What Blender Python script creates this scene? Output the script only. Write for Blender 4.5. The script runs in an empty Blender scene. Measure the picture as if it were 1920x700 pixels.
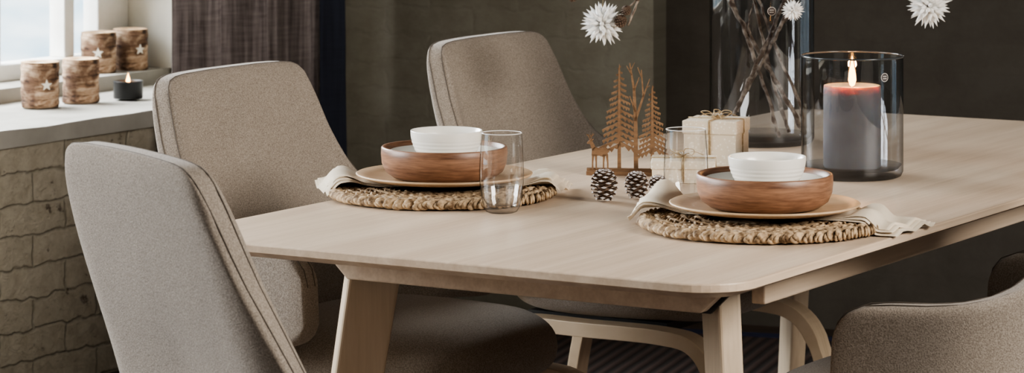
import bpy, bmesh, math, random
from mathutils import Vector, Matrix, Quaternion, noise
random.seed(4)
C=bpy.context.scene.collection
pi=math.pi
U=Vector((.512,.859,0)).normalized(); V=Vector((U.y,-U.x,0))
ROT=math.atan2(U.y,U.x)
A=Vector((-.586,4.97,0)); 
def TP(a,b,z=0): 
    p=A+U*a+V*b; return Vector((p.x,p.y,z))
TZ=.75

# ---------------------------------------------------------------- materials
def newmat(name):
    m=bpy.data.materials.new(name); m.use_nodes=True
    nt=m.node_tree; b=nt.nodes['Principled BSDF']; return m,nt,b
def N(nt,t,**k):
    n=nt.nodes.new(t)
    for a,v in k.items():
        if a in n.inputs: n.inputs[a].default_value=v
        else: setattr(n,a,v)
    return n
def ramp(nt,fac,stops):
    r=nt.nodes.new('ShaderNodeValToRGB')
    while len(r.color_ramp.elements)<len(stops): r.color_ramp.elements.new(.5)
    for e,(p,c) in zip(r.color_ramp.elements,stops):
        e.position=p; e.color=(*c,1) if len(c)==3 else c
    nt.links.new(fac,r.inputs[0]); return r.outputs[0]
def coords(nt,scale=(1,1,1),out='Object'):
    tc=nt.nodes.new('ShaderNodeTexCoord'); mp=nt.nodes.new('ShaderNodeMapping')
    mp.inputs['Scale'].default_value=scale
    nt.links.new(tc.outputs[out],mp.inputs[0]); return mp.outputs[0]
def bump(nt,b,h,strength=.3,dist=.002,prev=None):
    bp=nt.nodes.new('ShaderNodeBump'); bp.inputs['Strength'].default_value=strength; bp.inputs['Distance'].default_value=dist
    nt.links.new(h,bp.inputs['Height'])
    if prev: nt.links.new(prev,bp.inputs['Normal'])
    nt.links.new(bp.outputs[0],b.inputs['Normal']); return bp.outputs[0]
def simple(name,c1,c2=None,rough=.6,sc=(20,20,20),detail=4,bs=0,bd=.001,lo=.35,hi=.65,metal=0,spec=None,bsc=None):
    m,nt,b=newmat(name)
    c2=c2 or c1
    co=coords(nt,sc)
    n=N(nt,'ShaderNodeTexNoise',Scale=1.0,Detail=detail); nt.links.new(co,n.inputs['Vector'])
    nt.links.new(ramp(nt,n.outputs['Fac'],[(lo,c1),(hi,c2)]),b.inputs['Base Color'])
    b.inputs['Roughness'].default_value=rough; b.inputs['Metallic'].default_value=metal
    if spec is not None: b.inputs['Specular IOR Level'].default_value=spec
    if bs:
        if bsc:
            co2=coords(nt,bsc); n2=N(nt,'ShaderNodeTexNoise',Scale=1.0,Detail=detail); nt.links.new(co2,n2.inputs['Vector']); bump(nt,b,n2.outputs['Fac'],bs,bd)
        else: bump(nt,b,n.outputs['Fac'],bs,bd)
    return m
def fabric(name,c1,c2):
    m,nt,b=newmat(name)
    co=coords(nt,(1,1,1))
    n=N(nt,'ShaderNodeTexNoise',Scale=420,Detail=3); nt.links.new(co,n.inputs['Vector'])
    n2=N(nt,'ShaderNodeTexNoise',Scale=9,Detail=3); nt.links.new(co,n2.inputs['Vector'])
    col=ramp(nt,n.outputs['Fac'],[(.33,c1),(.67,c2)])
    mx=nt.nodes.new('ShaderNodeMixRGB'); mx.blend_type='MULTIPLY'; mx.inputs[0].default_value=.4
    nt.links.new(col,mx.inputs[1]); nt.links.new(ramp(nt,n2.outputs['Fac'],[(.3,(.8,.8,.8)),(.7,(1,1,1))]),mx.inputs[2])
    nt.links.new(mx.outputs[0],b.inputs['Base Color'])
    b.inputs['Roughness'].default_value=.95; b.inputs['Specular IOR Level'].default_value=.15
    b.inputs['Sheen Weight'].default_value=.15
    bump(nt,b,n.outputs['Fac'],.5,.0015); return m
def wood(name,c1,c2,sc=(1.2,22,22),rough=.45,bs=.05,lo=.35,hi=.65,fine=6):
    m,nt,b=newmat(name)
    co=coords(nt,sc)
    n=N(nt,'ShaderNodeTexNoise',Scale=1.0,Detail=6,Distortion=.6); nt.links.new(co,n.inputs['Vector'])
    co2=coords(nt,tuple(s*fine for s in sc))
    n2=N(nt,'ShaderNodeTexNoise',Scale=1.0,Detail=3); nt.links.new(co2,n2.inputs['Vector'])
    ad=nt.nodes.new('ShaderNodeMixRGB'); ad.inputs[0].default_value=.35
    nt.links.new(n.outputs['Fac'],ad.inputs[1]); nt.links.new(n2.outputs['Fac'],ad.inputs[2])
    nt.links.new(ramp(nt,ad.outputs[0],[(lo,c1),(hi,c2)]),b.inputs['Base Color'])
    b.inputs['Roughness'].default_value=rough
    bump(nt,b,ad.outputs[0],bs,.001); return m

M_fab=fabric('chair_fabric',(.215,.180,.147),(.395,.343,.290))
M_seam=simple('seam_thread',(.12,.10,.082),rough=.9)
M_table=wood('whitewashed_oak',(.57,.44,.325),(.70,.565,.435),sc=(.9,26,26),rough=.36,bs=.04,lo=.38,hi=.62)
M_leg=wood('oak_leg',(.50,.39,.275),(.63,.51,.38),sc=(24,24,1.6),rough=.45)
M_bent=wood('bent_birch',(.50,.385,.26),(.63,.50,.36),sc=(40,3,3),rough=.45)
M_black=simple('black_metal',(.012,.012,.013),rough=.4)
M_acacia=wood('acacia',(.12,.055,.03),(.36,.195,.115),sc=(6,6,55),rough=.42,lo=.36,hi=.66)
M_plate=wood('bamboo_plate',(.45,.30,.17),(.58,.41,.26),sc=(2,30,30),rough=.45)
M_white=simple('cream_ceramic',(.80,.77,.70),(.84,.81,.75),rough=.22)
M_straw=simple('seagrass',(.13,.078,.038),(.52,.38,.235),rough=.8,sc=(95,95,95),detail=3,bs=.6,bd=.002,lo=.36,hi=.62)
M_linen=simple('linen_napkin',(.66,.56,.43),(.76,.67,.54),rough=.9,sc=(12,12,12),bs=.3,bd=.0008,bsc=(500,500,500))
M_cut=wood('plywood_cutout',(.14,.075,.036),(.24,.138,.070),sc=(20,20,90),rough=.6)
M_cone=simple('pinecone_scale',(.10,.06,.035),(.24,.16,.11),rough=.8,sc=(150,150,150))
M_conetip=simple('pinecone_tip',(.35,.31,.28),(.75,.72,.70),rough=.8,sc=(150,150,150))
M_bark=simple('lichen_twig',(.06,.035,.022),(.38,.32,.26),rough=.9,sc=(60,60,60),bs=.8,bd=.003,lo=.42,hi=.68)
M_paper=simple('white_paper',(.82,.82,.80),(.90,.90,.88),rough=.7)
M_wax=simple('grey_wax',(.13,.13,.14),(.20,.20,.21),rough=.6,sc=(10,10,10),bs=.15,bd=.003)
M_wick=simple('wick',(.02,.015,.01),rough=.9)
M_twine=simple('twine',(.33,.24,.13),(.5,.4,.25),rough=.9,sc=(200,200,200))
M_whitepaint=simple('window_paint',(.74,.72,.67),(.80,.78,.74),rough=.5)
M_sill=simple('sill_plaster',(.29,.275,.24),(.40,.38,.34),rough=.75,sc=(6,6,6),bs=.3,bd=.006)
M_reveal=simple('reveal_plaster',(.52,.49,.43),(.62,.60,.54),rough=.8,sc=(6,6,6),bs=.3,bd=.006)
M_starcream=simple('star_inlay',(.85,.80,.70),rough=.6)
M_innerwood=simple('cut_wood',(.55,.36,.20),(.68,.48,.30),rough=.8,sc=(60,60,60))

def birch():
    m,nt,b=newmat('birch_bark')
    co=coords(nt,(10,10,60))
    n=N(nt,'ShaderNodeTexNoise',Scale=1.0,Detail=6,Roughness=.7,Distortion=.8); nt.links.new(co,n.inputs['Vector'])
    co2=coords(nt,(18,18,18)); n2=N(nt,'ShaderNodeTexNoise',Scale=1.0,Detail=5); nt.links.new(co2,n2.inputs['Vector'])
    c=ramp(nt,n.outputs['Fac'],[(.38,(.05,.025,.013)),(.46,(.33,.20,.12)),(.62,(.66,.50,.36))])
    c2=ramp(nt,n2.outputs['Fac'],[(.42,(.20,.13,.085)),(.56,(1,1,1))])
    mx=nt.nodes.new('ShaderNodeMixRGB'); mx.blend_type='MULTIPLY'; mx.inputs[0].default_value=.9
    nt.links.new(c,mx.inputs[1]); nt.links.new(c2,mx.inputs[2]); nt.links.new(mx.outputs[0],b.inputs['Base Color'])
    b.inputs['Roughness'].default_value=.85; bump(nt,b,n.outputs['Fac'],.8,.006); return m
M_birch=birch()
def giftpaper():
    m,nt,b=newmat('gift_paper')
    co=coords(nt,(1,1,1)); v=N(nt,'ShaderNodeTexVoronoi',Scale=150); nt.links.new(co,v.inputs['Vector'])
    nt.links.new(ramp(nt,v.outputs['Distance'],[(.15,(.84,.79,.69)),(.38,(.70,.62,.49))]),b.inputs['Base Color'])
    b.inputs['Roughness'].default_value=.8; return m
M_gift=giftpaper()

def brick(name,c1,c2,mort,sc,bs,bd,patch=None,dist=.055,mort_bump=1.0,rf=14):
    m,nt,b=newmat(name)
    tc=nt.nodes.new('ShaderNodeTexCoord'); sp=nt.nodes.new('ShaderNodeSeparateXYZ'); cb=nt.nodes.new('ShaderNodeCombineXYZ')
    nt.links.new(tc.outputs['Object'],sp.inputs[0]); nt.links.new(sp.outputs[0],cb.inputs[0]); nt.links.new(sp.outputs[2],cb.inputs[1])
    nz=N(nt,'ShaderNodeTexNoise',Scale=16.0,Detail=5); nt.links.new(cb.outputs[0],nz.inputs['Vector'])
    su=nt.nodes.new('ShaderNodeVectorMath'); su.operation='SUBTRACT'; su.inputs[1].default_value=(.5,.5,.5); nt.links.new(nz.outputs['Color'],su.inputs[0])
    ml=nt.nodes.new('ShaderNodeVectorMath'); ml.operation='SCALE'; ml.inputs['Scale'].default_value=dist; nt.links.new(su.outputs[0],ml.inputs[0])
    ad=nt.nodes.new('ShaderNodeVectorMath'); nt.links.new(cb.outputs[0],ad.inputs[0]); nt.links.new(ml.outputs[0],ad.inputs[1])
    br=nt.nodes.new('ShaderNodeTexBrick'); br.inputs['Scale'].default_value=1.0
    br.inputs['Brick Width'].default_value=sc[0]; br.inputs['Row Height'].default_value=sc[1]; br.inputs['Mortar Size'].default_value=sc[2]
    br.inputs['Mortar Smooth'].default_value=1
    br.inputs['Color1'].default_value=(*c1,1); br.inputs['Color2'].default_value=(*c2,1); br.inputs['Mortar'].default_value=(*mort,1)
    nt.links.new(ad.outputs[0],br.inputs['Vector'])
    n2=N(nt,'ShaderNodeTexNoise',Scale=rf,Detail=9,Roughness=.7); nt.links.new(cb.outputs[0],n2.inputs['Vector'])
    col=br.outputs['Color']
    mx=nt.nodes.new('ShaderNodeMixRGB'); mx.blend_type='MULTIPLY'; mx.inputs[0].default_value=1
    nt.links.new(col,mx.inputs[1]); nt.links.new(ramp(nt,n2.outputs['Fac'],[(.3,(.74,.71,.66)),(.6,(1,1,1))]),mx.inputs[2])
    out=mx.outputs[0]
    if patch:
        n3=N(nt,'ShaderNodeTexNoise',Scale=7,Detail=9,Roughness=.75); nt.links.new(cb.outputs[0],n3.inputs['Vector'])
        f=ramp(nt,n3.outputs['Fac'],[(.60,(0,0,0)),(.63,(1,1,1))])
        m2=nt.nodes.new('ShaderNodeMixRGB'); nt.links.new(f,m2.inputs[0]); nt.links.new(out,m2.inputs[1]); m2.inputs[2].default_value=(*patch,1); out=m2.outputs[0]
    nt.links.new(out,b.inputs['Base Color'])
    b.inputs['Roughness'].default_value=.8
    inv=nt.nodes.new('ShaderNodeMath'); inv.operation='MULTIPLY'; inv.inputs[1].default_value=-mort_bump; nt.links.new(br.outputs['Fac'],inv.inputs[0])
    a2=nt.nodes.new('ShaderNodeMath'); a2.operation='MULTIPLY_ADD'; a2.inputs[1].default_value=1.1
    nt.links.new(n2.outputs['Fac'],a2.inputs[0]); nt.links.new(inv.outputs[0],a2.inputs[2])
    bump(nt,b,a2.outputs[0],bs,bd); return m
M_brick=brick('painted_brick_cream',(.66,.595,.47),(.59,.53,.415),(.50,.45,.35),(.25,.078,.006),.9,.026,patch=(.18,.14,.105),dist=.035,mort_bump=.42,rf=26)
M_bwall=brick('painted_masonry_olive',(.165,.154,.121),(.159,.148,.116),(.156,.145,.114),(.26,.08,.010),.4,.008,dist=.06,mort_bump=.25,rf=9)
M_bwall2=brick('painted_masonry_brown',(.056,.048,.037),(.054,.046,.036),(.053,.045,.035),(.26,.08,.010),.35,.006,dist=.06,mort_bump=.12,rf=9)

def glass_tint(name,tint,edge,ior=1.35,e0=.55):
    m=bpy.data.materials.new(name); m.use_nodes=True; nt=m.node_tree; nt.nodes.clear()
    o=nt.nodes.new('ShaderNodeOutputMaterial'); t=nt.nodes.new('ShaderNodeBsdfTransparent'); g=nt.nodes.new('ShaderNodeBsdfGlossy')
    g.inputs['Roughness'].default_value=.02; g.inputs['Color'].default_value=(1,1,1,1)
    lw=nt.nodes.new('ShaderNodeLayerWeight'); lw.inputs[0].default_value=.5
    r=ramp(nt,lw.outputs['Facing'],[(.0,tint),(e0,tint),(1,edge)])
    nt.links.new(r,t.inputs[0])
    w=ramp(nt,lw.outputs['Facing'],[(0,(ior,)*3),(.6,(ior*1.8,)*3),(.9,(.22,)*3),(1,(.35,)*3)])
    mx=nt.nodes.new('ShaderNodeMixShader'); nt.links.new(w,mx.inputs[0]); nt.links.new(t.outputs[0],mx.inputs[1]); nt.links.new(g.outputs[0],mx.inputs[2])
    nt.links.new(mx.outputs[0],o.inputs[0]); return m
M_smoke=glass_tint('smoked_glass',(.70,.72,.745),(.22,.24,.26),.05,.55)
M_pane=glass_tint('window_pane',(.97,.98,.98),(.9,.9,.9),.03)
M_glass=glass_tint('clear_glass',(.955,.955,.955),(.15,.15,.16),.08,.60)
def emis(name,c,s):
    m=bpy.data.materials.new(name); m.use_nodes=True; nt=m.node_tree; nt.nodes.clear()
    o=nt.nodes.new('ShaderNodeOutputMaterial'); e=nt.nodes.new('ShaderNodeEmission'); e.inputs[0].default_value=(*c,1); e.inputs[1].default_value=s
    nt.links.new(e.outputs[0],o.inputs[0]); return m
M_flame=emis('flame',(1,.46,.13),18)

# ---------------------------------------------------------------- mesh helpers
def obj(name,bm,mat=None,parent=None,smooth=False,loc=None,rot=None,recalc=True):
    me=bpy.data.meshes.new(name)
    if recalc: bmesh.ops.recalc_face_normals(bm,faces=bm.faces[:])
    bm.to_mesh(me); bm.free()
    if smooth:
        for p in me.polygons: p.use_smooth=True
    o=bpy.data.objects.new(name,me); C.objects.link(o)
    if mat:
        for mm in (mat if isinstance(mat,(list,tuple)) else [mat]): me.materials.append(mm)
    if parent: o.parent=parent
    if loc is not None: o.location=loc
    if rot is not None: o.rotation_euler=(0,0,rot)
    return o
def empty(name,loc=(0,0,0),rot=0):
    e=bpy.data.objects.new(name,None); C.objects.link(e); e.location=loc; e.rotation_euler=(0,0,rot); e.empty_display_size=.05; return e
def box(bm,x0,x1,y0,y1,z0,z1,mi=0):
    vs=[bm.verts.new((x,y,z)) for z in (z0,z1) for y in (y0,y1) for x in (x0,x1)]
    for f in ((0,1,3,2),(4,6,7,5),(0,4,5,1),(2,3,7,6),(0,2,6,4),(1,5,7,3)):
        fc=bm.faces.new([vs[i] for i in f]); fc.material_index=mi
    return vs
def bevel(o,w,seg=3,ang=35):
    md=o.modifiers.new('bevel','BEVEL'); md.width=w; md.segments=seg; md.limit_method='ANGLE'; md.angle_limit=math.radians(ang); return o
def lathe(bm,prof,seg=64,wob=None,mi=0,c=(0,0,0)):
    rings=[]
    for i,(r,z) in enumerate(prof):
        if r<1e-6: rings.append([bm.verts.new((c[0],c[1],c[2]+z))])
        else:
            ring=[]
            for k in range(seg):
                a=2*pi*k/seg; rr=r*(wob(a,z) if wob else 1)
                ring.append(bm.verts.new((c[0]+rr*math.cos(a),c[1]+rr*math.sin(a),c[2]+z)))
            rings.append(ring)
    for a,b in zip(rings,rings[1:]):
        if len(a)==1 and len(b)==1: continue
        for k in range(seg):
            k2=(k+1)%seg
            if len(a)==1: f=bm.faces.new((a[0],b[k],b[k2]))
            elif len(b)==1: f=bm.faces.new((a[k],a[k2],b[0]))
            else: f=bm.faces.new((a[k],a[k2],b[k2],b[k]))
            f.material_index=mi; f.smooth=True
def tube(bm,pts,rad,seg=8,mi=0,closed=False,wob=0):
    pts=[Vector(p) for p in pts]; n=len(pts)
    if not isinstance(rad,(list,tuple)): rad=[rad]*n
    rings=[]; nrm=None
    for i,p in enumerate(pts):
        if closed: t=pts[(i+1)%n]-pts[i-1]
        else: t=pts[min(i+1,n-1)]-pts[max(i-1,0)]
        if t.length<1e-9: t=Vector((0,0,1))
        t.normalize()
        if nrm is None:
            nrm=t.orthogonal().normalized()
        nrm=(nrm-t*nrm.dot(t))
        if nrm.length<1e-6: nrm=t.orthogonal()
        nrm.normalize(); bn=t.cross(nrm)
        ring=[]
        for k in range(seg):
            a=2*pi*k/seg; r=rad[i]*(1+wob*(random.random()-.5))
            ring.append(bm.verts.new(p+nrm*math.cos(a)*r+bn*math.sin(a)*r))
        rings.append(ring)
    rng=range(n) if closed else range(n-1)
    for i in rng:
        a=rings[i]; b=rings[(i+1)%n]
        for k in range(seg):
            f=bm.faces.new((a[k],a[(k+1)%seg],b[(k+1)%seg],b[k])); f.material_index=mi; f.smooth=True
    if not closed:
        for r in (rings[0],rings[-1]):
            f=bm.faces.new(r); f.material_index=mi
def spline(pts,n=8):
    P=[Vector(p) for p in pts]; out=[]
    for i in range(len(P)-1):
        p0=P[max(i-1,0)];p1=P[i];p2=P[i+1];p3=P[min(i+2,len(P)-1)]
        for k in range(n):
            t=k/n
            out.append(.5*((2*p1)+(p2-p0)*t+(2*p0-5*p1+4*p2-p3)*t*t+(3*p1-p0-3*p2+p3)*t**3))
    out.append(P[-1]); return out
def prism(bm,poly,y0,y1,mi=0):
    a=[bm.verts.new((x,y0,z)) for x,z in poly]; b=[bm.verts.new((x,y1,z)) for x,z in poly]
    n=len(poly)
    bm.faces.new(a).material_index=mi; bm.faces.new(b[::-1]).material_index=mi
    for i in range(n): bm.faces.new((a[i],b[i],b[(i+1)%n],a[(i+1)%n])).material_index=mi

# ---------------------------------------------------------------- room
P0=Vector((-1.249,7.39,0))
def WP(x,y,z=0):
    p=P0+U*x-V*y; return Vector((p.x,p.y,z))
bm=bmesh.new()
W=.66
box(bm,-5.5,1.9,0,W,0,.62)
box(bm,1.258,1.9,0,W,.62,2.8)
box(bm,-1.6,-1.1,0,W,.62,2.8)
box(bm,-5.5,-3.6,0,W,.62,2.8)
box(bm,-1.1,1.258,0,W,2.3,2.8)
box(bm,-3.6,-1.6,0,W,2.3,2.8)
w=obj('wall_left',bm,M_brick,loc=P0,rot=ROT)
bm=bmesh.new(); 
box(bm,1.235,1.2575,0.0,W,.70,2.3)
obj('trim_1',bm,M_reveal,loc=P0,rot=ROT)
# sill
bm=bmesh.new()
nx,ny=60,10
def sillz(x,y): return .66+.004*noise.noise((x*5,y*7,1))
top=[[bm.verts.new((-1.1+2.335*i/nx,-.025+.445*j/ny+(.006*noise.noise((i*.4,0,5)) if j==0 else 0),sillz(i*.04,j*.1))) for j in range(ny+1)] for i in range(nx+1)]
for i in range(nx):
    for j in range(ny): bm.faces.new((top[i][j],top[i+1][j],top[i+1][j+1],top[i][j+1]))
bot=[bm.verts.new((v[0].co.x,v[0].co.y+.004,.617)) for v in top]
for i in range(nx): bm.faces.new((bot[i],bot[i+1],top[i+1][0],top[i][0]))
b2=[bm.verts.new((v[0].co.x,.01,.615)) for v in top]
for i in range(nx): bm.faces.new((b2[i],b2[i+1],bot[i+1],bot[i]))
box(bm,-1.1,1.235,.42,W,.60,.70)
s=obj('window_sill',bm,M_sill,loc=P0,rot=ROT); 
# window frames
def window(name,x0,x1,mun,hs=(1.22,1.76)):
    e=empty(name,P0,ROT)
    bm=bmesh.new()
    y0,y1=.575,.625
    box(bm,x0,x1,y0-.02,y1+.01,.70,.745)
    box(bm,x0,x1,y0,y1,2.24,2.3)
    for a,bb in mun: box(bm,a,bb,y0-.005,y1,.745,2.24)
    xs=[m for m in mun]
    for i in range(len(xs)-1):
        for h in hs: box(bm,xs[i][1],xs[i+1][0],y0+.01,y1-.01,h,h+.03)
    o=obj('frame',bm,M_whitepaint,e); bevel(o,.004,2)
    bm=bmesh.new()
    vs=[bm.verts.new(p) for p in ((x0,.602,.74),(x1,.602,.74),(x1,.602,2.25),(x0,.602,2.25))]; bm.faces.new(vs)
    obj('pane',bm,M_pane,e)
window('window_1',-1.1,1.235,[(-1.1,-.95),(-.50,-.455),(.06,.10),(.63,.675),(.945,.99),(1.095,1.235)])
window('added_window',-3.6,-1.6,[(-3.6,-3.45),(-2.9,-2.85),(-2.3,-2.25),(-1.75,-1.6)])  # unseen window, added off-frame to let in the key light
# exterior view
m=bpy.data.materials.new('outside_haze'); m.use_nodes=True; nt=m.node_tree; nt.nodes.clear()
o_=nt.nodes.new('ShaderNodeOutputMaterial'); e_=nt.nodes.new('ShaderNodeEmission'); e_.inputs[1].default_value=3.0
co=coords(nt,(1.5,1,6)); n_=N(nt,'ShaderNodeTexNoise',Scale=1.0,Detail=3); nt.links.new(co,n_.inputs['Vector'])
nt.links.new(ramp(nt,n_.outputs['Fac'],[(.35,(.38,.60,.76)),(.6,(.85,.95,1.0))]),e_.inputs[0]); nt.links.new(e_.outputs[0],o_.inputs[0])
bm=bmesh.new(); bm.faces.new([bm.verts.new(p) for p in ((-6,3,-1),(9,3,-1),(9,3,5),(-6,3,5))]); obj('exterior_backdrop',bm,m,loc=P0,rot=ROT)

# back wall
K0=Vector((-.4815,8.678,0)); KD=Vector((.9536,-.3011,0)); KR=math.atan2(KD.y,KD.x)
bm=bmesh.new(); box(bm,-.6,.916,0,.25,0,2.8); obj('wall_back',bm,M_bwall,loc=K0,rot=KR)
bm=bmesh.new(); box(bm,.916,5.5,.14,.4,0,2.8); obj('wall_alcove',bm,M_bwall2,loc=K0,rot=KR)
# floor
bm=bmesh.new(); box(bm,-6,6,-2,10.5,-.05,0); obj('floor',bm,wood('dark_floor',(.03,.02,.014),(.06,.04,.028),sc=(1,8,8),rough=.5))
m,nt,b=newmat('ribbed_rug'); co=coords(nt,(1,1,1)); wv=N(nt,'ShaderNodeTexWave',Scale=9,Distortion=.4); wv.bands_direction='X'; nt.links.new(co,wv.inputs['Vector'])
nt.links.new(ramp(nt,wv.outputs['Fac'],[(.3,(.02,.012,.010)),(.7,(.06,.034,.026))]),b.inputs['Base Color']); b.inputs['Roughness'].default_value=.95; bump(nt,b,wv.outputs['Fac'],.6,.008)
M_navy=simple('navy_border',(.008,.012,.045),(.012,.018,.06),rough=.9)
e=empty('rug',(.55,6.0,0),KR)
bm=bmesh.new(); box(bm,-1.7,1.9,-2.2,2.15,0,.010); o=obj('pile',bm,m,e)
bm=bmesh.new(); box(bm,-1.76,1.96,2.15,2.21,0,.011); box(bm,-1.76,1.96,-2.26,-2.2,0,.011); box(bm,-1.76,-1.7,-2.2,2.15,0,.011); box(bm,1.9,1.96,-2.2,2.15,0,.011); obj('border',bm,M_navy,e)

# curtain
def curtain(name,c1,c2,x0,x1,amp,k,trans,ph=0):
    m=bpy.data.materials.new(name+'_cloth'); m.use_nodes=True; nt=m.node_tree; b=nt.nodes['Principled BSDF']; out=nt.nodes['Material Output']
    co=coords(nt,(90,90,4)); n=N(nt,'ShaderNodeTexNoise',Scale=1.0,Detail=6,Roughness=.7); nt.links.new(co,n.inputs['Vector'])
    co2=coords(nt,(14,14,120)); n2=N(nt,'ShaderNodeTexNoise',Scale=1.0,Detail=5); nt.links.new(co2,n2.inputs['Vector'])
    mm=nt.nodes.new('ShaderNodeMixRGB'); mm.inputs[0].default_value=.3; nt.links.new(n.outputs['Fac'],mm.inputs[1]); nt.links.new(n2.outputs['Fac'],mm.inputs[2])
    col=ramp(nt,mm.outputs[0],[(.38,c1),(.62,c2)])
    nt.links.new(col,b.inputs['Base Color']); b.inputs['Roughness'].default_value=.9
    tr=nt.nodes.new('ShaderNodeBsdfTranslucent'); nt.links.new(col,tr.inputs[0])
    mx=nt.nodes.new('ShaderNodeMixShader'); mx.inputs[0].default_value=trans
    nt.links.new(b.outputs[0],mx.inputs[1]); nt.links.new(tr.outputs[0],mx.inputs[2]); nt.links.new(mx.outputs[0],out.inputs[0])
    bm=bmesh.new(); nx=int((x1-x0)*260); nz=30
    g=[[bm.verts.new((x0+(x1-x0)*i/nx,-.10+amp*math.sin(k*i/nx*2*pi+ph+.5*math.sin(j*.12))+.006*noise.noise((i*.3,j*.3,2)),.02+2.6*j/nz)) for j in range(nz+1)] for i in range(nx+1)]
    for i in range(nx):
        for j in range(nz): bm.faces.new((g[i][j],g[i+1][j],g[i+1][j+1],g[i][j+1]))
    return bm,m
ce=empty('curtain',P0,ROT)
bm,m=curtain('sheer',(.026,.019,.017),(.074,.058,.051),.575,1.26,.030,3.3,.45)
obj('sheer_panel',bm,m,ce,True)
bm,m=curtain('navy',(.010,.012,.022),(.017,.021,.036),1.262,1.375,.022,1.0,.05,1)
obj('lining_panel',bm,m,ce,True)
bm=bmesh.new(); tube(bm,[(.4,-.10,2.64),(1.5,-.10,2.64)],.012); obj('rod',bm,M_black,ce)

# ---------------------------------------------------------------- table
tc=TP(1.21,.525)
T=empty('dining_table',tc,ROT)
def rrect(hx,hy,r,seg=10):
    pts=[]
    for cx,cy,a0 in ((hx-r,hy-r,0),(-hx+r,hy-r,90),(-hx+r,-hy+r,180),(hx-r,-hy+r,270)):
        for k in range(seg+1):
            a=math.radians(a0+90*k/seg); pts.append((cx+r*math.cos(a),cy+r*math.sin(a)))
    return pts
bm=bmesh.new(); rings=[]
for z,ins in ((.725,.028),(.7345,.004),(.737,0),(.7475,0),(.7493,.001),(.75,.003)):
    rings.append([bm.verts.new((x,y,z)) for x,y in rrect(1.21-ins,.525-ins,.09-ins)])
for a,b_ in zip(rings,rings[1:]):
    for i in range(len(a)): bm.faces.new((a[i],a[(i+1)%len(a)],b_[(i+1)%len(a)],b_[i]))
bm.faces.new(rings[-1]); bm.faces.new(rings[0][::-1])
obj('top',bm,M_table,T)
for sx in (-1,1):
    bm=bmesh.new(); x0,x1=sorted((sx*.93,sx*.905))
    pts=[(-.41,.7255),(-.335,.655),(.335,.655),(.41,.7255)]
    a=[bm.verts.new((x0,y,z)) for y,z in pts]; b_=[bm.verts.new((x1,y,z)) for y,z in pts]
    bm.faces.new(a); bm.faces.new(b_[::-1])
    for i in range(4): bm.faces.new((a[i],a[(i+1)%4],b_[(i+1)%4],b_[i]))
    o=obj('end_apron',bm,M_table,T); bevel(o,.003,2)
    bm=bmesh.new(); x0,x1=sorted((sx*.904,sx*.898))
    pts=[(-.418,.7255),(-.340,.651),(.340,.651),(.418,.7255)]
    a=[bm.verts.new((x0,y,z)) for y,z in pts]; b_=[bm.verts.new((x1,y,z)) for y,z in pts]
    bm.faces.new(a); bm.faces.new(b_[::-1])
    for i in range(4): bm.faces.new((a[i],a[(i+1)%4],b_[(i+1)%4],b_[i]))
    obj('shadow_gap_strip',bm,M_black,T)  # dark strip added behind the apron to stand in for the shadow gap
for sy in (-1,1):
    bm=bmesh.new(); y0,y1=sorted((sy*.375,sy*.40)); box(bm,-.83,.83,y0,y1,.66,.7255); o=obj('side_apron',bm,M_table,T); bevel(o,.003,2)
for sx in (-1,1):
    for sy in (-1,1):
        bm=bmesh.new(); d=Vector((sx,sy,0)).normalized(); q=Vector((-d.y,d.x,0))
        top=Vector((sx*.845,sy*.325,.7255)); bo=top+d*.11; bo.z=0.0125
        vs=[]
        for c,wd,th in ((top,.047,.020),(bo,.038,.017)):
            vs.append([bm.verts.new(c+d*a*wd+q*b_*th) for a,b_ in ((-1,-1),(1,-1),(1,1),(-1,1))])
        bm.faces.new(vs[0]); bm.faces.new(vs[1][::-1])
        for i in range(4): bm.faces.new((vs[0][i],vs[0][(i+1)%4],vs[1][(i+1)%4],vs[1][i]))
        o=obj('leg',bm,M_leg,T); bevel(o,.006,3)

# ---------------------------------------------------------------- chairs
ARM=([0,.04,.08,.12,.16,.19,.210,.222,.230,.236,.242,.250,.261,.275,.292,.310,.337,.375,.42,.47,.51,.535,.548,.553],
 [.949,.949,.949,.948,.947,.944,.938,.927,.912,.893,.865,.830,.790,.750,.720,.702,.687,.676,.670,.667,.662,.65,.63,.60],
 [.43]*14+[.44,.45,.46,.47,.478,.483,.488,.498,.515,.545])
SIDE=([0,.04,.08,.12,.16,.185,.202,.213,.221,.228,.235,.243,.253,.268,.284,.298,.309,.315,.319],
 [.957,.957,.956,.955,.953,.949,.941,.929,.912,.892,.865,.830,.785,.725,.660,.600,.550,.515,.49],
 [.43]*14+[.432,.436,.442,.45,.462])
FF,RR=.20,.13
def plan(l,z):
    s=1 if l>=0 else -1; a=abs(l); R=RR; F=FF
    if a<F: p=Vector((a,0)); t=Vector((1,0))
    elif a<F+R*pi/2:
        th=(a-F)/R; p=Vector((F+R*math.sin(th),R*(1-math.cos(th)))); t=Vector((math.cos(th),math.sin(th)))
    else:
        p=Vector((F+R,R+(a-F-R*pi/2))); t=Vector((0,1))
    bl=1-.8*min(1,max(0,(a-.25)/.3))
    lum=.018*math.exp(-((z-.62)/.09)**2)
    y=-.232-.31*(z-.45)*bl+p.y+lum*max(0,1-a/.3)
    p2=Vector((s*p.x,y)); n=Vector((-s*t.y,t.x))
    return p2,n
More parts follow.
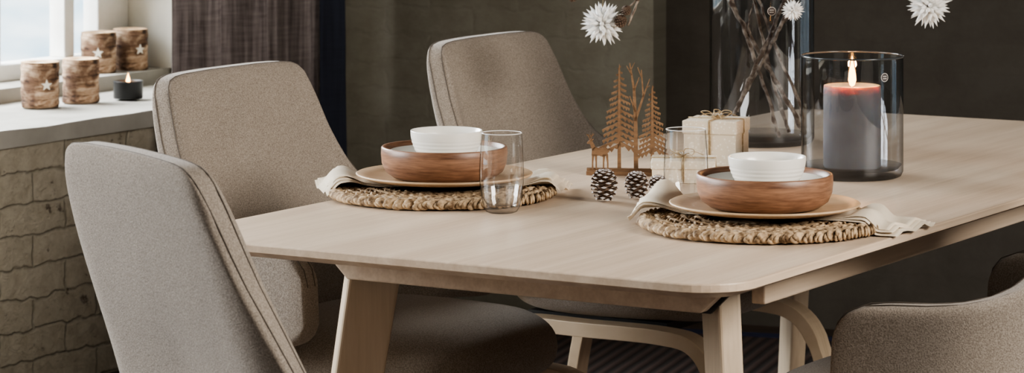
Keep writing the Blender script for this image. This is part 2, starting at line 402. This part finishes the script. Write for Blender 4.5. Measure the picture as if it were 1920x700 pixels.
def chair(loc,face,arms=True):
    rot=math.atan2(face.y,face.x)-pi/2
    E=empty('dining_chair',loc,rot)
    LL,HH,BB=ARM if arms else SIDE
    lmax=LL[-1]+.003
    ls=[-x for x in LL[:0:-1]]+LL
    hs=HH[:0:-1]+HH; bs=BB[:0:-1]+BB
    nz=22
    bm=bmesh.new(); Fg=[];Bg=[]
    for l,h,b0 in zip(ls,hs,bs):
        fr=[];bk=[]
        for j in range(nz+1):
            t=j/nz; z=b0+(h-b0)*t
            p,n=plan(l,z)
            ed=min(1,min(t,1-t)*9); ed=.66+.34*math.sqrt(max(0,1-(1-ed)**2))
            ea=min(1,(lmax-abs(l))/.04); ed*=.66+.34*math.sqrt(max(0,1-(1-ea)**2))
            th=.0285*ed
            fr.append(bm.verts.new((p.x+n.x*th,p.y+n.y*th,z))); bk.append(bm.verts.new((p.x-n.x*th,p.y-n.y*th,z)))
        Fg.append(fr);Bg.append(bk)
    m_=len(ls)
    for i in range(m_-1):
        for j in range(nz):
            bm.faces.new((Fg[i][j],Fg[i+1][j],Fg[i+1][j+1],Fg[i][j+1]))
            bm.faces.new((Bg[i][j],Bg[i][j+1],Bg[i+1][j+1],Bg[i+1][j]))
        bm.faces.new((Fg[i][nz],Fg[i+1][nz],Bg[i+1][nz],Bg[i][nz]))
        bm.faces.new((Fg[i][0],Bg[i][0],Bg[i+1][0],Fg[i+1][0]))
    for j in range(nz):
        bm.faces.new((Fg[0][j],Fg[0][j+1],Bg[0][j+1],Bg[0][j])); bm.faces.new((Fg[-1][j],Bg[-1][j],Bg[-1][j+1],Fg[-1][j+1]))
    fp=[v.co.copy() for v in ([c[nz] for c in Fg])]; bp=[v.co.copy() for v in ([c[nz] for c in Bg])]
    o=obj('shell',bm,M_fab,E,True); bevel(o,.009,3,50); 
    sd=o.modifiers.new('sub','SUBSURF'); sd.levels=1; sd.render_levels=1
    bm=bmesh.new()
    tube(bm,[a*.88+b_*.12+Vector((0,0,-.0006)) for a,b_ in zip(fp,bp)],.0010,6)
    tube(bm,[a*.12+b_*.88+Vector((0,0,-.0006)) for a,b_ in zip(fp,bp)],.0010,6)
    obj('seam',bm,M_seam,E,True)
    # seat cushion
    bm=bmesh.new(); na,nb=48,20; rings=[]
    for j in range(1,nb):
        ph=-pi/2+pi*j/nb; cz=math.copysign(abs(math.sin(ph))**.8,math.sin(ph)); cr=abs(math.cos(ph))**.38
        ring=[]
        for i in range(na):
            a=2*pi*i/na; cx=math.copysign(abs(math.cos(a))**.62,math.cos(a)); cy=math.copysign(abs(math.sin(a))**.62,math.sin(a))
            x=.262*cx*cr*(1-.06*cy); y=.025+.256*cy*cr
            z=.446+.060*cz - .03*max(0,cy*cr-.55) + (.006*(1-(cx*cr)**2) if cz>0 else 0)
            ring.append(bm.verts.new((x,y,z)))
        rings.append(ring)
    for a,b_ in zip(rings,rings[1:]):
        for i in range(na): bm.faces.new((a[i],a[(i+1)%na],b_[(i+1)%na],b_[i]))
    bm.faces.new(rings[0][::-1]); bm.faces.new(rings[-1])
    o=obj('seat',bm,M_fab,E,True); sd=o.modifiers.new('sub','SUBSURF'); sd.levels=1; sd.render_levels=1
    bm=bmesh.new(); box(bm,-.2,.2,-.16,.17,.372,.392); obj('seat_pan',bm,M_black,E)
    for sx in (-1,1):
        path=spline([(0,.36,.0),(0,.335,.15),(0,.305,.29),(0,.26,.355),(0,.18,.372),(0,0,.372),(0,-.14,.372),(0,-.22,.355),(0,-.27,.29),(0,-.31,.15),(0,-.345,.0)],6)
        bm=bmesh.new(); rr=[]
        for i,p in enumerate(path):
            t=(path[min(i+1,len(path)-1)]-path[max(i-1,0)]).normalized(); nn=Vector((0,-t.z,t.y))
            xc=sx*(.235+.05*max(0,1-p.z/.37)); th=.013 if p.z<.3 else .015
            rr.append([bm.verts.new((xc+a*.026,p.y+nn.y*b_*th,max(0.0125,p.z+nn.z*b_*th))) for a,b_ in ((-1,-1),(1,-1),(1,1),(-1,1))])
        for a,b_ in zip(rr,rr[1:]):
            for i in range(4): bm.faces.new((a[i],a[(i+1)%4],b_[(i+1)%4],b_[i]))
        bm.faces.new(rr[0]); bm.faces.new(rr[-1][::-1])
        o=obj('leg_frame',bm,M_bent,E); bevel(o,.004,2)
    return E
chair(TP(.80,-.05),V)
chair(TP(1.73,-.03),V)
f1=Vector((.84,.54,0)).normalized()
chair(Vector((-.543,4.40,0))+f1*.38,f1,False)
chair(TP(.79,1.05),-V)

# ---------------------------------------------------------------- place settings
def placemat(cx,cy,R):
    bm=bmesh.new()
    tmpl=bmesh.new(); bmesh.ops.create_uvsphere(tmpl,u_segments=8,v_segments=6,radius=1)
    tv=[v.co.copy() for v in tmpl.verts]; tf=[[v.index for v in f.verts] for f in tmpl.faces]; tmpl.free()
    lathe(bm,[(0,.003),(R-.02,.003),(R-.02,.012),(0,.012)],48)
    r=R-.012
    while r>.10:
        n=max(6,int(2*pi*r/.0175))
        for k in range(n):
            for side in (-1,1):
                for lay in (0,1,2):
                    a=2*pi*(k+(.5 if side>0 else 0)+random.uniform(-.04,.04)+.22*(lay-1))/n
                    rr=r+side*(.0060+random.uniform(-.0008,.0008))
                    c=Vector((rr*math.cos(a),rr*math.sin(a),.0095+(.0030 if lay==1 else 0)+random.uniform(-.001,.001)))
                    ax=Quaternion((0,0,1),a+pi/2+side*.60+random.uniform(-.1,.1)) @ Quaternion((0,1,0),random.uniform(-.2,.2))
                    s=(.0165+random.uniform(-.002,.002),.0036,.0080)
                    vs=[bm.verts.new(c+ax@Vector((p.x*s[0],p.y*s[1],p.z*s[2]))) for p in tv]
                    for f in tf: bm.faces.new([vs[i] for i in f]).smooth=True
        r-=.0225
    o=obj('placemat',bm,M_straw,loc=(cx,cy,TZ+.0006),recalc=False); return o
def smooth(x): x=max(0,min(1,x)); return x*x*(3-2*x)
def napkin(cx,cy,ang,l0,l1,wd,R,seed,lift):
    bm=bmesh.new()
    d=Vector((math.cos(ang),math.sin(ang),0)); q=Vector((-d.y,d.x,0))
    for L in range(3):
        nl,nw=72,28; w=wd*(1-.07*L); rings=[]
        a0=-l0+.005*L; a1=l1-.007*L
        for i in range(nl+1):
            s=a0+(a1-a0)*i/nl; ring=[]
            for k in range(nw):
                a=2*pi*k/nw; cx_=math.copysign(abs(math.cos(a))**.55,math.cos(a)); cz=math.copysign(abs(math.sin(a))**.8,math.sin(a))
                flare=1+.22*smooth((abs(s)-.14)/.10)
                b_=cx_*w/2*flare
                skew=.018*cx_ if s>0 else -.012*cx_
                sb=s+skew*smooth(abs(s)/.2)
                r=math.hypot(sb,b_)
                out=smooth((r-.150)/.04)
                base=.0220-.0195*smooth((r-R+.002)/.028)
                wr=out*(.0045+.0045*math.sin(b_*95+seed+s*5)+.004*noise.noise((s*9+seed,b_*14,L*.7)))
                lf=lift*smooth((-s-.12)/.05)*(1-smooth((-s-.17)/.09))*(.35+1.1*max(0,b_/w+.25)) if s<0 else 0
                th=.0011+.0012*out
                z=base+L*(.0014+.0022*out)+wr+lf+cz*th
                p=d*sb+q*b_
                ring.append(bm.verts.new((p.x,p.y,max(z,.0016+.001*L))))
            rings.append(ring)
        for a,b_ in zip(rings,rings[1:]):
            for k in range(nw): bm.faces.new((a[k],a[(k+1)%nw],b_[(k+1)%nw],b_[k])).smooth=True
        bm.faces.new(rings[0]); bm.faces.new(rings[-1][::-1])
    return obj('napkin',bm,M_linen,loc=(cx,cy,TZ))
def setting(cx,cy,na,seed,lift,l0=.225,l1=.24,oy=.03):
    placemat(cx,cy,.203)
    napkin(cx+.003,cy+oy,na,l0,l1,.125,.2,seed,lift)
    zb=TZ+.0285
    bm=bmesh.new(); lathe(bm,[(0,0),(.09,0),(.14,.006),(.158,.012),(.1595,.0145),(.157,.016),(.138,.0105),(.09,.005),(0,.005)],80)
    p=obj('dinner_plate',bm,M_plate,loc=(cx+.005,cy,zb)); 
    zb+=.0052
    bm=bmesh.new(); lathe(bm,[(0,0),(.075,0),(.092,.003),(.106,.013),(.1125,.028),(.114,.045),(.1135,.056),(.112,.058),(.108,.0575),(.1065,.045),(.104,.03),(.095,.016),(.07,.009),(0,.008)],96)
    obj('wooden_bowl',bm,M_acacia,loc=(cx+.005,cy,zb)); zb+=.0084
    bm=bmesh.new(); lathe(bm,[(0,0),(.06,0),(.085,.008),(.0995,.036),(.1005,.041),(.0985,.042),(.082,.012),(.06,.006),(0,.005)],80)
    obj('side_plate',bm,M_white,loc=(cx+.005,cy,zb)); zb+=.0068
    pr=[(0,0),(.028,0),(.0312,.002),(.0322,.006)]
    n=44
    for i in range(n+1):
        t=i/n; z=.008+.062*t; r=.035+.0300*math.sin(t*pi/2)**.75
        if .1<t<.78: r+=.0004*math.sin((t-.1)*2*pi*9)
        pr.append((r,z))
    pr+= [(.0645,.0715),(.0629,.071),(.0610,.055),(.054,.03),(.038,.012),(.02,.007),(0,.006)]
    bm=bmesh.new(); lathe(bm,pr,80); obj('ceramic_bowl',bm,M_white,loc=(cx+.009,cy,zb))
setting(-.127,5.457,math.radians(3),1.3,.012,.222,.222,.035)
setting(.4165,5.054,math.radians(-19),4.1,.022,.225,.262,.035)
M_rimg=simple('glass_rim',(.80,.80,.79),rough=.08)
def tumbler(x,y):
    e=empty('drinking_glass',(x,y,TZ+.0004))
    bm=bmesh.new()
    lathe(bm,[(0,0),(.022,0),(.027,.002),(.031,.009),(.0355,.028),(.0385,.052),(.0388,.07),(.0378,.095),(.0358,.125),(.0350,.1375)],64)
    obj('wall',bm,M_glass,e)
    bm=bmesh.new(); lathe(bm,[(.0365,.045),(.0335,.026),(.027,.0155),(.015,.0125),(0,.012)],64); obj('inner_base',bm,M_glass,e)
    bm=bmesh.new(); tube(bm,[(.0348*math.cos(2*pi*k/48),.0348*math.sin(2*pi*k/48),.1378) for k in range(48)],.0008,6,closed=True)
    obj('rim',bm,M_rimg,e)
tumbler(-.018,5.245); tumbler(.3045,5.305)

# ---------------------------------------------------------------- pine cones
def pinecone(name,loc,r,h,tilt=(0,0,0),parent=None):
    bm=bmesh.new(); lathe(bm,[(0,0),(r*.35,h*.05),(r*.55,h*.35),(r*.35,h*.75),(0,h*.95)],16)
    n=78
    for i in range(n):
        t=(i+.5)/n; z=h*(.06+.86*t); a=i*2.39996
        rr=r*(math.sin(pi*(.12+.80*t)))**.75
        el=.15+1.0*t-.25
        d=Vector((math.cos(a)*math.cos(el),math.sin(a)*math.cos(el),math.sin(el))); sd=Vector((-math.sin(a),math.cos(a),0)); up=d.cross(sd)*-1
        base=Vector((0,0,z-h*.05)); L=rr; w=.24*r+.1*rr
        p0=base+d*L*.35; p1=base+d*L*.85; p2=base+d*L
        prof=[(p0,.4*w,.0008),(p1,w,.0016),(p2,w*.65,.0022)]
        rings=[]
        for p,ww,th in prof:
            rings.append([bm.verts.new(p+sd*ww+up*0),bm.verts.new(p+up*th),bm.verts.new(p-sd*ww),bm.verts.new(p-up*th)])
        for q in range(2):
            for k in range(4):
                f=bm.faces.new((rings[q][k],rings[q][(k+1)%4],rings[q+1][(k+1)%4],rings[q+1][k])); f.material_index=0
        tip=bm.verts.new(p2+d*.0015+up*.002)
        for k in range(4):
            f=bm.faces.new((rings[2][k],rings[2][(k+1)%4],tip)); f.material_index=1
    mz=min(v.co.z for v in bm.verts)
    if parent is None:
        for v in bm.verts: v.co.z-=mz
    o=obj(name,bm,[M_cone,M_conetip],parent); o.location=loc; o.rotation_euler=tilt
    return o
pinecone('pinecone',(.164,5.39,TZ+.001),.0255,.054,(0,0,.3))
pinecone('pinecone',(.223,5.42,TZ+.001),.0225,.046,(0,0,1))
pinecone('pinecone',(.264,5.47,TZ+.001),.0180,.032,(0,0,2))

# ---------------------------------------------------------------- forest cutout ornament
bm=bmesh.new(); y0,y1=-.003,.003
box(bm,0,.150,-.016,.016,0,.007); box(bm,0,.150,-.006,.006,.0065,.012)
def fir(cx,h,w,base,tiers,yo):
    a,b_=y0+yo,y1+yo
    prism(bm,[(cx-.0035,base),(cx+.0035,base),(cx+.0016,base+h*.93),(cx,base+h),(cx-.0016,base+h*.93)],a,b_)
    for i in range(tiers):
        t=i/(tiers-1); z=base+h*(.22+.74*t); ww=w*(1-t)**.85+.003; 
        for s in (-1,1):
            zz=z+(.004 if s>0 else 0); w2=ww*(1+.12*math.sin(i*2.3+s))
            dr=w2*.42; th=.0075*(1-.4*t)
            poly=[(cx,zz+th*.7),(cx+s*w2*.35,zz+th*.25-dr*.25),(cx+s*w2*.7,zz-dr*.55+th*.15),(cx+s*w2,zz-dr+.002),
                  (cx+s*w2*.92,zz-dr-th*.55),(cx+s*w2*.78,zz-dr*.75-th*.15),(cx+s*w2*.68,zz-dr*.75-th*.8),(cx+s*w2*.52,zz-dr*.45-th*.2),
                  (cx+s*w2*.42,zz-dr*.45-th*.85),(cx+s*w2*.25,zz-dr*.2-th*.2),(cx+s*w2*.12,zz-dr*.15-th*.6),(cx,zz-th*.3)]
            prism(bm,poly,a+.0002*i,b_-.0002*i)
def strip(p,q,w0,w1,yo):
    p=Vector(p);q=Vector(q);d=(q-p).normalized();n=Vector((-d.y,d.x))
    prism(bm,[tuple(p+n*w0),tuple(p-n*w0),tuple(q-n*w1),tuple(q+n*w1)],y0+yo,y1+yo)
fir(.062,.200,.036,.011,15,0)
fir(.125,.160,.028,.011,14,0)
strip((.094,.011),(.093,.105),.0042,.0034,.0005); strip((.093,.103),(.090,.165),.0034,.0024,.0005); strip((.090,.163),(.082,.213),.0024,.0009,.0005)
strip((.093,.105),(.108,.150),.0026,.0018,.0005); strip((.108,.149),(.104,.200),.0018,.0008,.0005); strip((.108,.150),(.120,.183),.0016,.0007,.0005)
strip((.090,.160),(.100,.186),.0016,.0007,.0005); strip((.093,.120),(.082,.150),.0018,.0008,.0005); strip((.086,.190),(.076,.208),.0012,.0006,.0005); strip((.105,.185),(.097,.205),.0011,.0006,.0005); strip((.113,.165),(.120,.170),.001,.0006,.0005); strip((.084,.200),(.091,.214),.001,.0005,.0005)
def dp(pts): prism(bm,[(.0015+x,.011+z) for x,z in pts],y0-.006,y1-.006)
dp([(.008,.026),(.012,.024),(.022,.0255),(.031,.023),(.037,.026),(.040,.032),(.040,.037),(.036,.041),(.028,.040),(.020,.040),(.014,.042),(.009,.038)])
dp([(.010,.034),(.016,.041),(.010,.052),(.006,.056),(.002,.053),(-.001,.050),(.000,.048),(.005,.048)])
for x,dx in ((.011,-.001),(.016,.001),(.032,-.001),(.037,.002)):
    dp([(x-.0022,.028),(x+.0025,.028),(x+dx+.0012,.012),(x+dx+.0013,0),(x+dx-.0013,0),(x+dx-.0014,.012)])
dp([(.039,.038),(.043,.036),(.041,.031),(.039,.034)])
dp([(.006,.054),(.011,.058),(.012,.056),(.008,.052)])
for p,q in (((.005,.054),(.002,.066)),((.006,.055),(.010,.068)),((.003,.062),(-.002,.066)),((.009,.063),(.013,.067)),((.008,.060),(.005,.066))):
    strip((.0015+p[0],.011+p[1]),(.0015+q[0],.011+q[1]),.0009,.0005,-.006)
obj('wooden_forest_ornament',bm,M_cut,loc=(.143,5.785,TZ+.0004),rot=math.radians(-6))

# ---------------------------------------------------------------- gift boxes
def gift(loc,rot,wx,wy,h,lid,bow):
    e=empty('gift_box',loc,rot)
    bm=bmesh.new(); box(bm,-wx/2,wx/2,-wy/2,wy/2,0,h-.004); o=obj('base',bm,M_gift,e); bevel(o,.0015,2)
    bm=bmesh.new(); g=.0025; box(bm,-wx/2-g,wx/2+g,-wy/2-g,wy/2+g,h-lid,h); o=obj('lid',bm,M_gift,e); bevel(o,.002,2)
    bm=bmesh.new(); t=.0010; X=wx/2+g+t; Y=wy/2+g+t
    for off in (-.0015,.0015):
        tube(bm,[(off,-Y,h-lid),(off,-Y,h+t),(off,Y,h+t),(off,Y,h-lid)],t,6)
        tube(bm,[(-X,off,h-lid),(-X,off,h+t),(X,off,h+t),(X,off,h-lid)],t,6)
        for s in (-1,1):
            tube(bm,[(off,s*Y,h-lid),(off,s*(wy/2+t),h-lid-.003),(off,s*(wy/2+t),0.002)],t,6)
            tube(bm,[(s*X,off,h-lid),(s*(wx/2+t),off,h-lid-.003),(s*(wx/2+t),off,0.002)],t,6)
    for a in bow:
        L=.030; d=Vector((math.cos(a),math.sin(a),0)); q=Vector((-d.y,d.x,0)); z=Vector((0,0,1)); c=Vector((0,0,h+.003))
        tube(bm,spline([c,c+d*L*.5+q*.008+z*.012,c+d*L+z*.010,c+d*L*.6-q*.008+z*.002,c],6),t,6)
    for a in (.6,2.0,3.9,5.2):
        d=Vector((math.cos(a),math.sin(a),0)); c=Vector((0,0,h+.003)); tube(bm,spline([c,c+d*.02+Vector((0,0,.008)),c+d*.045-Vector((0,0,.000))],5),t*.8,5)
    obj('twine',bm,M_twine,e,True)
    bm=bmesh.new()
    for i in range(9):
        a=i*2*pi/9; d=Vector((math.cos(a),math.sin(a),0)); q=Vector((-d.y,d.x,0)); c=Vector((0,0,h+.004))
        vs=[bm.verts.new(c),bm.verts.new(c+d*.008+q*.004+Vector((0,0,.005))),bm.verts.new(c+d*.015+Vector((0,0,.006))),bm.verts.new(c+d*.008-q*.004+Vector((0,0,.005)))]; bm.faces.new(vs)
    obj('paper_flower',bm,M_paper,e)
gift((.402,5.96,TZ+.0004),math.radians(-18),.105,.105,.088,.026,(.3,1.6,3.3,4.9))
gift((.322,5.69,TZ+.0004),math.radians(-4),.115,.100,.042,.016,(.9,2.6,4.2))

# ---------------------------------------------------------------- vases, candle, twigs
def cyl_vase(name,x,y,R,h,bt):
    e=empty(name,(x,y,TZ+.0004))
    bm=bmesh.new(); lathe(bm,[(0,0),(R-.012,0),(R-.004,.003),(R,.012),(R,h)],96); obj('wall',bm,M_smoke,e)
    bm=bmesh.new(); lathe(bm,[(R-.003,bt+.008),(R-.010,bt),(0,bt)],96); obj('inner_base',bm,M_smoke,e)
    bm=bmesh.new(); tube(bm,[(R*math.cos(2*pi*k/96),R*math.sin(2*pi*k/96),h) for k in range(96)],.0018,8,closed=True)
    obj('rim',bm,simple('smoked_rim',(.045,.05,.055),rough=.08),e)
    return e
def sticker(par,R,z,a,s):
    bm=bmesh.new()
    def pt(u_,v_,r): 
        aa=a+u_/R; return (r*math.cos(aa),r*math.sin(aa),z+v_)
    n=24
    B_=[bm.verts.new(pt(s*math.cos(2*pi*k/n),s*math.sin(2*pi*k/n),R+.0006)) for k in range(n)]; bm.faces.new(B_).material_index=0
    A_=[bm.verts.new(pt(.86*s*math.cos(2*pi*k/n),.86*s*math.sin(2*pi*k/n),R+.001)) for k in range(n)]
    B_=[bm.verts.new(pt(.98*s*math.cos(2*pi*k/n),.98*s*math.sin(2*pi*k/n),R+.001)) for k in range(n)]
    for k in range(n): bm.faces.new((A_[k],A_[(k+1)%n],B_[(k+1)%n],B_[k])).material_index=1
    for vv in (.25,-.25):
        q=[bm.verts.new(pt(uu*s,(vv+dv)*s,R+.0012)) for uu,dv in ((-.5,-.09),(.5,-.09),(.5,.09),(-.5,.09))]; bm.faces.new(q).material_index=1
    obj('label',bm,[simple('label_dark',(.06,.05,.05),rough=.5),simple('label_light',(.55,.53,.5),rough=.5)],par)
vx,vy,vR=.521,6.32,.109
ve=cyl_vase('glass_vase',vx,vy,vR,.365,.012)
hx,hy,hR=.646,5.753,.0965
he=cyl_vase('hurricane_lamp',hx,hy,hR,.229,.016)
sticker(he,hR,.945-TZ,math.radians(-58),.0085)
sticker(ve,vR,1.032-TZ,math.radians(-84),.009)
# pillar candle
ce=empty('pillar_candle',(hx,hy,TZ+.017))
bm=bmesh.new(); lathe(bm,[(0,0),(.052,0),(.0545,.004),(.0545,.148),(.0535,.156),(.050,.157),(.044,.150),(.02,.146),(0,.145)],64,lambda a,z:1+.006*noise.noise((math.cos(a)*2,math.sin(a)*2,z*12))); o=obj('wax',bm,M_wax,ce)
b=M_wax.node_tree.nodes['Principled BSDF']; b.inputs['Subsurface Weight'].default_value=.7; b.inputs['Subsurface Radius'].default_value=(.06,.024,.010); b.inputs['Subsurface Scale'].default_value=1
bm=bmesh.new(); tube(bm,[(0,0,.145),(.001,0,.155),(.002,0,.160)],.0012); obj('wick',bm,M_wick,ce)
def flame(parent,z,h,r):
    bm=bmesh.new(); lathe(bm,[(0,0),(r*.6,h*.06),(r,h*.22),(r*.85,h*.42),(r*.45,h*.68),(r*.15,h*.9),(0,h)],16); obj('flame',bm,M_flame,parent,True,loc=(0,0,z))
flame(ce,.153,.060,.0078)
def plight(name,loc,w,col,r=.008):
    l=bpy.data.lights.new(name,'POINT'); l.energy=w; l.color=col; l.shadow_soft_size=r; o=bpy.data.objects.new(name,l); C.objects.link(o); o.location=loc; return o
plight('candle_glow',(hx,hy,TZ+.017+.185),6.0,(1,.48,.18))

tw=empty('twig_arrangement',(vx,vy,TZ+.013))
def twig(pts,r0,r1,n=9,jit=.0016):
    P=spline(pts,n); P=[p+Vector((random.uniform(-jit,jit),random.uniform(-jit,jit),random.uniform(-jit,jit)))*(0 if i in (0,) else 1) for i,p in enumerate(P)]
    m_=len(P); R=[(r0+(r1-r0)*i/(m_-1))*random.uniform(.85,1.2) for i in range(m_)]
    bm=bmesh.new(); tube(bm,P,R,8,wob=.3); return obj('twig',bm,M_bark,tw,True)
twig([(.088,-.02,.007),(.045,-.03,.085),(-.02,-.01,.20),(-.070,.0,.29),(-.098,.0,.37),(-.16,.0,.44)],.0050,.0045)
twig([(-.055,-.03,.055),(-.03,-.04,.12),(.01,-.02,.20),(.045,.0,.28),(.075,.02,.36),(.10,.02,.46)],.0045,.005)
twig([(-.075,.04,.006),(-.03,.0,.10),(.030,-.04,.22),(.060,-.06,.30),(.10,-.07,.40)],.0042,.004)
twig([(.06,.03,.006),(.030,.03,.10),(.0,.02,.22),(-.02,.03,.32),(-.03,.04,.46)],.0036,.003)
twig([(.030,-.07,.006),(.005,-.05,.10),(-.03,-.02,.20),(-.060,.0,.28),(-.085,.01,.35),(-.12,.03,.46)],.0040,.0035)
twig([(.085,.02,.007),(.080,.01,.07),(.04,.02,.16),(.0,.01,.27),(-.05,.0,.40)],.0035,.0025)
twig([(.02,-.03,.22),(.05,-.05,.25),(.062,-.06,.285)],.0022,.0012,6,.001)
twig([(-.02,-.01,.20),(-.03,-.03,.24),(-.02,-.03,.28)],.0022,.0012,6,.001)
twig([(-.16,.0,.44),(-.26,-.03,.46),(-.38,-.06,.42),(-.50,-.08,.38)],.005,.0025)
twig([(-.23,-.03,.455),(-.240,-.05,.36),(-.256,-.06,.30),(-.283,-.065,.235)],.0030,.002,7,.001)
twig([(-.262,-.06,.29),(-.28,-.06,.275),(-.30,-.06,.262)],.0018,.001,5,.001)
twig([(.10,.02,.46),(.20,.0,.47),(.30,-.02,.42),(.36,-.03,.36)],.005,.002)
twig([(-.38,-.06,.42),(-.395,-.06,.37),(-.40,-.06,.32)],.0025,.0015,6,.002)
M_conetip=simple('twig_cone_tip',(.07,.042,.026),(.13,.085,.055),rough=.8)
M_cone=simple('twig_cone_scale',(.04,.024,.015),(.09,.055,.035),rough=.8)
pinecone('twig_cone',(-.300,-.07,.238),.013,.021,(.5,.3,0),tw)
pinecone('twig_cone',(-.285,-.075,.262),.010,.016,(.2,-.5,1),tw)
pinecone('twig_cone',(-.398,-.065,.290),.013,.024,(.4,.2,0),tw)

def paper_star(loc,R,n,hang):
    e=empty('paper_star',loc)
    bm=bmesh.new()
    for i in range(n):
        z=1-2*(i+.5)/n; a=i*2.39996; s=math.sqrt(1-z*z); d=Vector((s*math.cos(a),s*math.sin(a),z)); d=(d+Vector([random.uniform(-.12,.12) for _ in range(3)])).normalized()
        q=d.orthogonal().normalized(); w=d.cross(q); L=R*random.uniform(.82,1.0); 
        r0=[bm.verts.new(d*R*.12+(q*math.cos(k*pi/3)+w*math.sin(k*pi/3))*R*.03) for k in range(6)]
        r1=[bm.verts.new(d*R*.5+(q*math.cos(k*pi/3)+w*math.sin(k*pi/3))*R*.10) for k in range(6)]
        t=bm.verts.new(d*L)
        for k in range(6):
            bm.faces.new((r0[k],r0[(k+1)%6],r1[(k+1)%6],r1[k])); bm.faces.new((r1[k],r1[(k+1)%6],t))
    obj('spikes',bm,M_paper,e)
    bm=bmesh.new(); tube(bm,[(0,0,0),(0,0,hang)],.0004,5); obj('thread',bm,M_twine,e)
paper_star((vx-.333,vy-.05,1.003),.052,80,.19)
paper_star((vx+.050,vy-.160,1.038),.026,60,.16)
paper_star((vx+.345,vy-.03,1.038),.052,80,.09)

# ---------------------------------------------------------------- sill candles
def star_poly(r,n=5,ri=.4):
    return [((r if k%2==0 else r*ri)*math.sin(pi*k/n),(r if k%2==0 else r*ri)*math.cos(pi*k/n)) for k in range(2*n)]
def birch_holder(loc,r,h,seed,star=None,lit=False):
    e=empty('birch_candle_holder',loc)
    bm=bmesh.new()
    def wob(a,z): return 1+.05*noise.noise((math.cos(a)*1.6+seed,math.sin(a)*1.6,z*18))+.025*noise.noise((math.cos(a)*6,math.sin(a)*6+seed,z*60))
    pr=[(0,0),(r*.97,0)]+[(r*(1+.02*math.sin(i*1.7)),h*i/14) for i in range(1,15)]
    lathe(bm,pr,56,wob,0); 
    lathe(bm,[(r*1.0,h),(r*.93,h+.001),(r*.45,h-.001),(r*.43,h-.016),(0,h-.016)],56,wob,1)
    obj('bark',bm,[M_birch,M_innerwood],e)
    bm=bmesh.new(); lathe(bm,[(0,h-.0155),(r*.38,h-.0155),(r*.38,h-.003),(r*.34,h-.006),(0,h-.006)],32); obj('tealight',bm,M_starcream,e)
    if star is not None:
        ang,zz,sr=star; bm=bmesh.new(); n=Vector((math.cos(ang),math.sin(ang),0)); q=Vector((-n.y,n.x,0))
        for off in (1.055,.95):
            vs=[bm.verts.new(n*r*off+q*x+Vector((0,0,zz+y))) for x,y in star_poly(sr)]; 
            if off>1: F1=vs; bm.faces.new(vs)
            else:
                for k in range(10): bm.faces.new((F1[k],F1[(k+1)%10],vs[(k+1)%10],vs[k]))
        obj('star',bm,M_starcream,e)
birch_holder((-1.235,7.93,.664),.0495,.118,1,(math.radians(-62),.060,.015))
birch_holder((-1.145,8.05,.664),.0485,.116,5)
birch_holder((-1.164,8.53,.7005),.0495,.114,9,(math.radians(-84),.058,.016))
birch_holder((-1.085,8.62,.7005),.0485,.116,13,(math.radians(-50),.060,.015))
te=empty('tin_candle',(-1.034,8.16,.664))
bm=bmesh.new(); lathe(bm,[(0,0),(.0385,0),(.0395,.001),(.0395,.044),(.0405,.046),(.0385,.047),(.0375,.044),(.0375,.032),(0,.032)],48); obj('tin',bm,M_black,te)
bm=bmesh.new(); lathe(bm,[(0,.0321),(.0372,.0321),(.0372,.037),(0,.036)],32); obj('wax',bm,M_starcream,te)
flame(te,.040,.028,.0055); plight('tin_candle_glow',(-1.034,8.16,.664+.055),.7,(1,.55,.25),.005)

# ---------------------------------------------------------------- lights
def area(name,loc,target,sx,sy,w,col):
    l=bpy.data.lights.new(name,'AREA'); l.shape='RECTANGLE'; l.size=sx; l.size_y=sy; l.energy=w; l.color=col
    o=bpy.data.objects.new(name,l); C.objects.link(o); o.location=loc
    o.rotation_euler=(Vector(target)-Vector(loc)).to_track_quat('-Z','Y').to_euler(); return o
area('added_window_key',WP(-2.6,.9,1.75),(.2,5.4,.7),1.9,1.4,225,(.98,.985,1))  # key lamp for the table, added outside the unseen window
area('daylight_window_1',WP(.1,1.1,1.95),(.3,5.8,.5),1.7,1.1,255,(.95,.975,1))
area('fill_softlight',(-2.6,1.8,2.5),(-.3,5.2,.7),1.8,1.4,14,(1,.94,.86))  # unseen fill lamp added at camera left, not a room fixture
area('side_softlight',(2.7,3.1,2.2),(-.6,6.0,.75),1.5,1.2,165,(1,.94,.86))
wd=bpy.data.worlds.new('World'); bpy.context.scene.world=wd; wd.use_nodes=True
wd.node_tree.nodes['Background'].inputs[0].default_value=(.86,.80,.76,1); wd.node_tree.nodes['Background'].inputs[1].default_value=.11

# ---------------------------------------------------------------- camera
cd=bpy.data.cameras.new('Camera'); cam=bpy.data.objects.new('Camera',cd); C.objects.link(cam); bpy.context.scene.camera=cam
cam.location=(0,0,1.46); cam.rotation_euler=(pi/2,0,0)
cd.sensor_width=36; cd.lens=5680/1920*36; cd.shift_y=-.375; cd.clip_start=.05
cd.dof.use_dof=True; cd.dof.focus_distance=5.3; cd.dof.aperture_fstop=11
vs_=bpy.context.scene.view_settings
vs_.view_transform='AgX'
try: vs_.look='AgX - Medium High Contrast'
except Exception as ex: print(ex)
